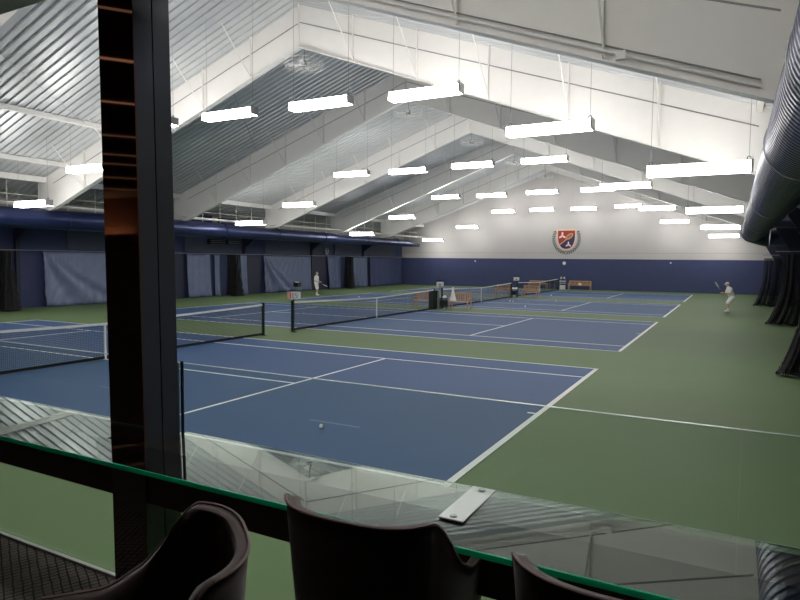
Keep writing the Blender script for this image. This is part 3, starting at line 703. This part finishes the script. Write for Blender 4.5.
    for s in 'lr':
        an, to = V(s + 'an'), V(s + 'toe'); d = (to - an); d.z = 0
        sh = MB().ball((0, 0, 0), 1, (.055, .145, .05), 14, 10); c_ = an + d * .45; ang = math.atan2(-d.x, d.y)
        o = sh.build('shoe', M['cloth'], root, smooth=True); o.location = (c_.x, c_.y, .05); o.rotation_euler = (0, 0, ang)
        cloth('sock', [V(s + 'an').lerp(V(s + 'kn'), .02), V(s + 'an').lerp(V(s + 'kn'), .3)], [(0, 1)], [.048, .053])
    if cap:
        c = MB(); rows_ = []
        for i in range(8):
            a = i / 7 * PI / 2; rr = math.cos(a); rows_.append([hp(.108 * rr * math.cos(t) - .01, .09 * rr * math.sin(t), .035 + .1 * math.sin(a)) for t in [2 * PI * j / 20 for j in range(20)]])
        c.sheet(rows_, closed=True)
        c.sheet([[hp(.08 * math.cos(t) - .0, .085 * math.sin(t), .04) for t in [-1.1 + .22 * j for j in range(11)]], [hp(.19 * math.cos(t * .8), .08 * math.sin(t), .025) for t in [-1.1 + .22 * j for j in range(11)]]])
        c.build('cap', M[cap], root, smooth=True, thick=.006)
    if hair:
        c = MB(); rows_ = []
        for i in range(8):
            a = -.3 + i / 7 * (PI / 2 + .3); rr = math.cos(a); rows_.append([hp(.100 * rr * math.cos(t) - .022, .086 * rr * math.sin(t), .02 + .11 * math.sin(a) + (.03 if math.cos(t) > .3 and i < 3 else 0)) for t in [2 * PI * j / 20 for j in range(20)]])
        c.sheet(rows_, closed=True).build('hair', M[hair], root, smooth=True)
    return root
def racket(loc, grip, tip, face_n, label):
    r = empty('tennis_racket', loc, label=label, cat='racket', group='tennis rackets held by the players'); g_, t_ = Vector(grip), Vector(tip); d = (t_ - g_).normalized(); n_ = Vector(face_n); n_ = (n_ - d * n_.dot(d)).normalized(); s_ = d.cross(n_)
    MB().tube(g_ - d * .08, g_ + d * .14, .017, n=10).build('grip', M['black'], r)
    c = g_ + d * .5; el = [c + d * .17 * math.cos(t) + s_ * .125 * math.sin(t) for t in [2 * PI * i / 24 for i in range(24)]]
    b = MB().path(el, .013, n=6, closed=True); b.path([g_ + d * .14, g_ + d * .24, c - d * .14 + s_ * .07], .010, n=6); b.path([g_ + d * .24, c - d * .14 - s_ * .07], .010, n=6); b.build('frame', M['galv'], r)
    b = MB()
    for i in range(-5, 6):
        q = i * .021; hl = .17 * math.sqrt(max(0, 1 - (q / .125) ** 2)); b.tube(c + s_ * q - d * hl, c + s_ * q + d * hl, .0015, n=4)
    for i in range(-7, 8):
        q = i * .021; hl = .125 * math.sqrt(max(0, 1 - (q / .17) ** 2)); b.tube(c + d * q - s_ * hl, c + d * q + s_ * hl, .0015, n=4)
    b.build('strings', M['cloth'], r)
# man at the curtains: stands side-on, facing +x, racket low in front
J1 = dict(pelvis=(0, 0, .96), belly=(0, .0, 1.12), chest=(.01, 0, 1.36), neck=(.02, 0, 1.54), head0=(.03, 0, 1.60),
          lsh=(-.0, .19, 1.44), lel=(.06, .24, 1.17), lwr=(.27, .16, 1.04), lha=(.34, .12, 1.02),
          rsh=(-.0, -.19, 1.44), rel=(-.06, -.25, 1.16), rwr=(.17, -.2, 1.03), rha=(.25, -.17, .99),
          lhip=(.0, .1, .9), lkn=(.06, .12, .5), lan=(.0, .13, .09), ltoe=(.16, .15, .04), rhip=(.0, -.1, .9), rkn=(.08, -.12, .5), ran=(.03, -.13, .09), rtoe=(.19, -.15, .04),
          head=(.05, 0, 1.70), face=(1, 0, -.1))
L1 = (-25.1, 22.5, 0)
person(L1, .35, J1, 'man in white shirt and shorts standing before the blue curtains with a lowered racket', hair='hair')
_r = Matrix.Rotation(.35, 3, 'Z')
racket(L1, _r @ Vector((.29, -.16, .98)), _r @ Vector((.75, -.2, .78)), (0, 0, 1), 'racket held low by the man before the blue curtains')
# player on the right: knees bent, facing -x, racket up in front
J2 = dict(pelvis=(-.12, 0, .86), belly=(-.06, .0, 1.0), chest=(.04, 0, 1.24), neck=(.12, 0, 1.42), head0=(.14, 0, 1.47),
          lsh=(.04, -.19, 1.31), lel=(.12, -.27, 1.05), lwr=(.36, -.16, 1.04), lha=(.43, -.12, 1.06),
          rsh=(.04, .19, 1.31), rel=(.14, .26, 1.06), rwr=(.38, .12, 1.08), rha=(.45, .08, 1.11),
          lhip=(-.12, -.1, .82), lkn=(.08, -.16, .47), lan=(-.02, -.18, .09), ltoe=(.14, -.21, .04), rhip=(-.12, .1, .82), rkn=(.16, .14, .48), ran=(.12, .2, .09), rtoe=(.28, .22, .04),
          head=(.17, 0, 1.565), face=(1, 0, -.15))
L2 = (2.85, 23.3, 0); a2 = PI + .35
person(L2, a2, J2, 'player in a white cap, shirt and shorts crouching ready on the green floor', cap='cloth')
_r = Matrix.Rotation(a2, 3, 'Z')
racket(L2, _r @ Vector((.46, .06, 1.12)), _r @ Vector((.75, -.05, 1.62)), _r @ Vector((1, 0, -.3)), 'racket held up by the player in the white cap')

# ------------------------------------------------------------------ lounge in front of the window
S(MB().box(-13, XRR, -22, YN - .02, ZF - .15, ZF).build('floor_lounge', M['carpet']))
S(MB().box(-13, XRR, -22, YN - .26, 4.05, 4.2).build('ceiling_lounge', M['loungeceil']))
S(MB().box(-13, XRR, -22.2, -22, ZF, 4.05).build('wall_lounge_rear', M['loungewall']))
S(MB().box(-13.2, -13, -22.2, YN - .25, ZF, 4.05).build('wall_lounge_left', M['loungeceil']))
S(MB().box(XRR, XRR + .2, -22.2, YN - .25, ZF, 4.05).build('wall_lounge_right', M['loungeceil']))
for i, v in enumerate((20, 68, 109, 141, 159, 168, 181, 192)):
    d = f_ + r_ * ((117 - 400) / 622.14) + u_ * ((300 - v) / 622.14); t = (3.99 - CAM.z) / d.z
    px, py = CAM.x + t * d.x, 2 * -14.64 - (CAM.y + t * d.y)
    wd_ = .008 if v == 68 else .003
    q = MB().tube((0, 0, 0), (0, 0, .01), .001) if 0 else MB()
    L0, L1 = (.12, .5) if i < 2 else (.7, 1.2)
    q.prism([(-.8 * wd_ - .6 * L0, -.6 * wd_ + .8 * L0), (.8 * wd_ - .6 * L0, .6 * wd_ + .8 * L0), (.8 * wd_ + .6 * L1, .6 * wd_ - .8 * L1), (-.8 * wd_ + .6 * L1, -.6 * wd_ - .8 * L1)], lambda a, b_, c: (a, b_, c), -.006, .006)
    t_ = q.build('strip_light', M['strip'] if v in (68, 109) else M['stripdim'], loc=(px, min(py, -14.75), 3.99 + (0.053 if i % 2 else .053) - .0)); tag(t_, label='thin warm strip light on the dark lounge ceiling, ' + ('first', 'second', 'third', 'fourth', 'fifth', 'sixth', 'seventh', 'eighth')[i] + ' from the window', cat='strip light', group='thin warm strip lights of the lounge ceiling')

glow_lamp = empty('added_uplight', (-9.4, -21.8, 3.1), label='unseen uplight added on the rear wall of the dark lounge', cat='added lamp')  # unseen lamp, added to give the window post its brown glow
MB().box(-.9, .9, -.16, -.14, -.1, .1).box(-.9, .9, .12, .14, -.1, .1).box(-.9, -.88, -.14, .12, -.1, .1).box(.88, .9, -.14, .12, -.1, .1).box(-.9, .9, -.14, .14, -.12, -.1).build('shade', M['loungewall'], glow_lamp)
MB().tube((-.8, 0, -.06), (.8, 0, -.06), .02).build('bulb', M['addedbulb'], glow_lamp)
# column and rail of the window wall
post = empty('trim_post', (0, 0, 0)); S(post, 'tall polished dark brown window post')
MB().box(.538, .7525, -14.64, -14.634, ZF, 4.05).build('front_panel', M['bronze'], post)
MB().box(.543, .752, -14.633, -14.545, ZF, 4.05).build('side_panel', M['darkpanel'], post)
MB().box(.55, .7535, -14.54, -14.452, ZF, 4.05).build('side_panel', M['darkpanel'], post)
post.rotation_euler = (0, -.016, 0); post.location = (.012 + .016 * 1.94, 0, 0)
rail = empty('trim_rail', (0, 0, 0)); S(rail, 'dark brown beam under the glass counter')
MB().box(-12.98, .543, -14.63, -14.425, 1.69, 1.936).build('beam', M['beamwood'], rail); MB().box(.758, 6.88, -14.63, -14.425, 1.69, 1.936).build('beam', M['beamwood'], rail)
for x in (-4.5, 5.8):
    S(MB().box(x - .1, x + .1, -14.62, -14.45, ZF, 1.688).build('trim_leg_%s' % ('a' if x < 0 else 'b'), M['beamwood']))
# guard glass panels and their base track
def guard(nm, x0, x1):
    r = MB().box(x0, x1, -14.405, -14.393, ZF + .02, 2.262).build(nm, M['guard']); S(r)
    MB().box(x0, x1, -14.405, -14.393, 2.2622, 2.2634).build('glass_edge', M['paleedge'], r)
    return r
guard('window_1', -12.9, .7225); guard('window_2', .7405, 2.985); guard('window_3', 2.987, 6.85)
S(MB().box(.7255, .7375, -14.404, -14.396, ZF, 2.27).build('trim_joint', M['blackrub']))
S(MB().box(.713, .7215, -14.409, -14.4065, ZF, 2.262).build('trim_joint_edge', M['paleedge']))
S(MB().box(-12.9, 6.85, -14.43, -14.41, ZF, ZF + .012).build('trim_track', M['steel']))

# glass counter shelf, notched round the post
zs0, zs1 = 1.925, 1.94
def zt(y): return zs1 + .022 * (y + 14.845)
sh = empty('glass_counter', (0, 0, 0), label='long glass counter shelf with a green edge on the window beam', cat='counter')
ol = [(-12.95, -14.845), (3.0 + 3.85, -14.845), (6.85, -14.412), (.775, -14.412), (.775, -14.645), (.535, -14.645), (.535, -14.412), (-12.95, -14.412)]
b = MB()
xs_ = [-12.95, .53, .77, 6.85]; ys_ = [-14.845, -14.648, -14.412]
for i_ in range(3):
    for j_ in range(2):
        if i_ == 1 and j_ == 1: continue
        b.sheet([[(xs_[i_], ys_[j_], zt(ys_[j_])), (xs_[i_ + 1], ys_[j_], zt(ys_[j_]))], [(xs_[i_], ys_[j_ + 1], zt(ys_[j_ + 1])), (xs_[i_ + 1], ys_[j_ + 1], zt(ys_[j_ + 1]))]])
bmesh.ops.remove_doubles(b.b, verts=b.b.verts[:], dist=1e-4)
b.build('glass_pane', M['shelf'], sh)
MB().box(-12.95, 6.85, -14.851, -14.845, zs0 - .002, zs1).build('front_edge', M['glassedge'], sh)
MB().box(-12.95, .53, -14.412, -14.409, zt(-14.41) - .004, zt(-14.41)).box(.78, 6.85, -14.412, -14.409, zt(-14.41) - .004, zt(-14.41)).build('rear_edge', M['paleedge'], sh)
def bracket(x, label):
    br = empty('counter_bracket', (x, -14.56, zt(-14.56)), label=label, cat='bracket', group='steel brackets on the glass counter')
    MB().box(-.042, .042, -.15, .15, .0005, .005, .001).build('plate', M['steel'], br)
    for y in (-.125, .125):
        MB().tube((0, y, .005), (0, y, .008), .012, n=16).build('screw', M['galv'], br)
bracket(2.21, 'flat silver bracket with two screws on the glass counter')

# ------------------------------------------------------------------ tub chairs
def tub_chair():
    root = empty('tub_chair', (0, 0, ZF), label='x', cat='chair', group='brown tub chairs at the glass counter')
    def rim(t):
        a = abs(t); k_ = min(1, max(0, (a - 54) / 48)); k_ = k_ * k_ * (3 - 2 * k_); h = .905 - .22 * k_
        return h + .012 * math.cos(math.radians(a) * 2) * 0
    def plan(t, s=1.0):
        a = math.radians(t); W, D = .26, .27
        if abs(t) <= 90: c_, s_ = math.cos(a), math.sin(a); k_ = 2 / 2.7; return Vector((W * math.copysign(abs(s_) ** k_, s_) * s, -D * abs(c_) ** k_ * s, 0))
        ext = (abs(t) - 90) / 30 * .22
        return Vector((math.copysign(W, t) * s, ext, 0))
    ts = [-120 + 240 * i / 72 for i in range(73)]
    rows_o, rows_i = [], []
    for i in range(11):
        v = i / 10; ro, ri = [], []
        for t in ts:
            z = .36 + (rim(t) - .36) * v; s = .84 + .16 * v ** .7 + (.04 * v if abs(t) < 60 else .02 * v)
            p = plan(t, s); ro.append((p.x, p.y, z)); q = plan(t, s - .11); ri.append((q.x, q.y if abs(t) < 95 else p.y, z - .004))
        rows_o.append(ro); rows_i.append(ri)
    b = MB(); b.sheet(rows_o + [rows_i[-1]] + rows_i[::-1])
    # close the arm fronts
    for e_ in (0, -1):
        for i in range(10):
            try: b.b.faces.new([b.b.verts.new(p) for p in (rows_o[i][e_], rows_o[i + 1][e_], rows_i[i + 1][e_], rows_i[i][e_])])
            except ValueError: pass
    bmesh.ops.remove_doubles(b.b, verts=b.b.verts[:], dist=1e-4)
    b.build('shell', M['fabric'], root, smooth=True)
    MB().path([Vector(p) + Vector((0, 0, .002)) for p in rows_o[-1]], .0045, n=6).build('piping', M['piping'], root)
    seat = [(plan(t, .8).x, plan(t, .8).y) for t in ts] 
    MB().prism(seat, lambda u, v, d: (u, v, d), .37, .47).build('seat', M['fabric'], root)
    for sx in (-1, 1):
        for sy in (-1, 1): MB().tube((sx * .15, .02 + sy * .15, .372), (sx * .2, .02 + sy * .2, 0), .016, .011, n=10).build('leg', M['black'], root)
    return root
ch = tub_chair()
spots = [((2.03, -14.80), .05, 'brown tub chair pushed to the glass counter, its whole back in view'), ((2.75, -14.85), -.03, 'brown tub chair with only a corner of its back showing under the green glass edge'), ((1.69, -15.455), math.radians(140), 'brown tub chair turned away from the counter near the window post, showing its inside')]
for i, ((x, y), rz, lb) in enumerate(spots):
    o = ch if i == 0 else copy_tree(ch); o.location = (x, y, ZF); o.rotation_euler = (0, 0, rz); o['label'] = lb
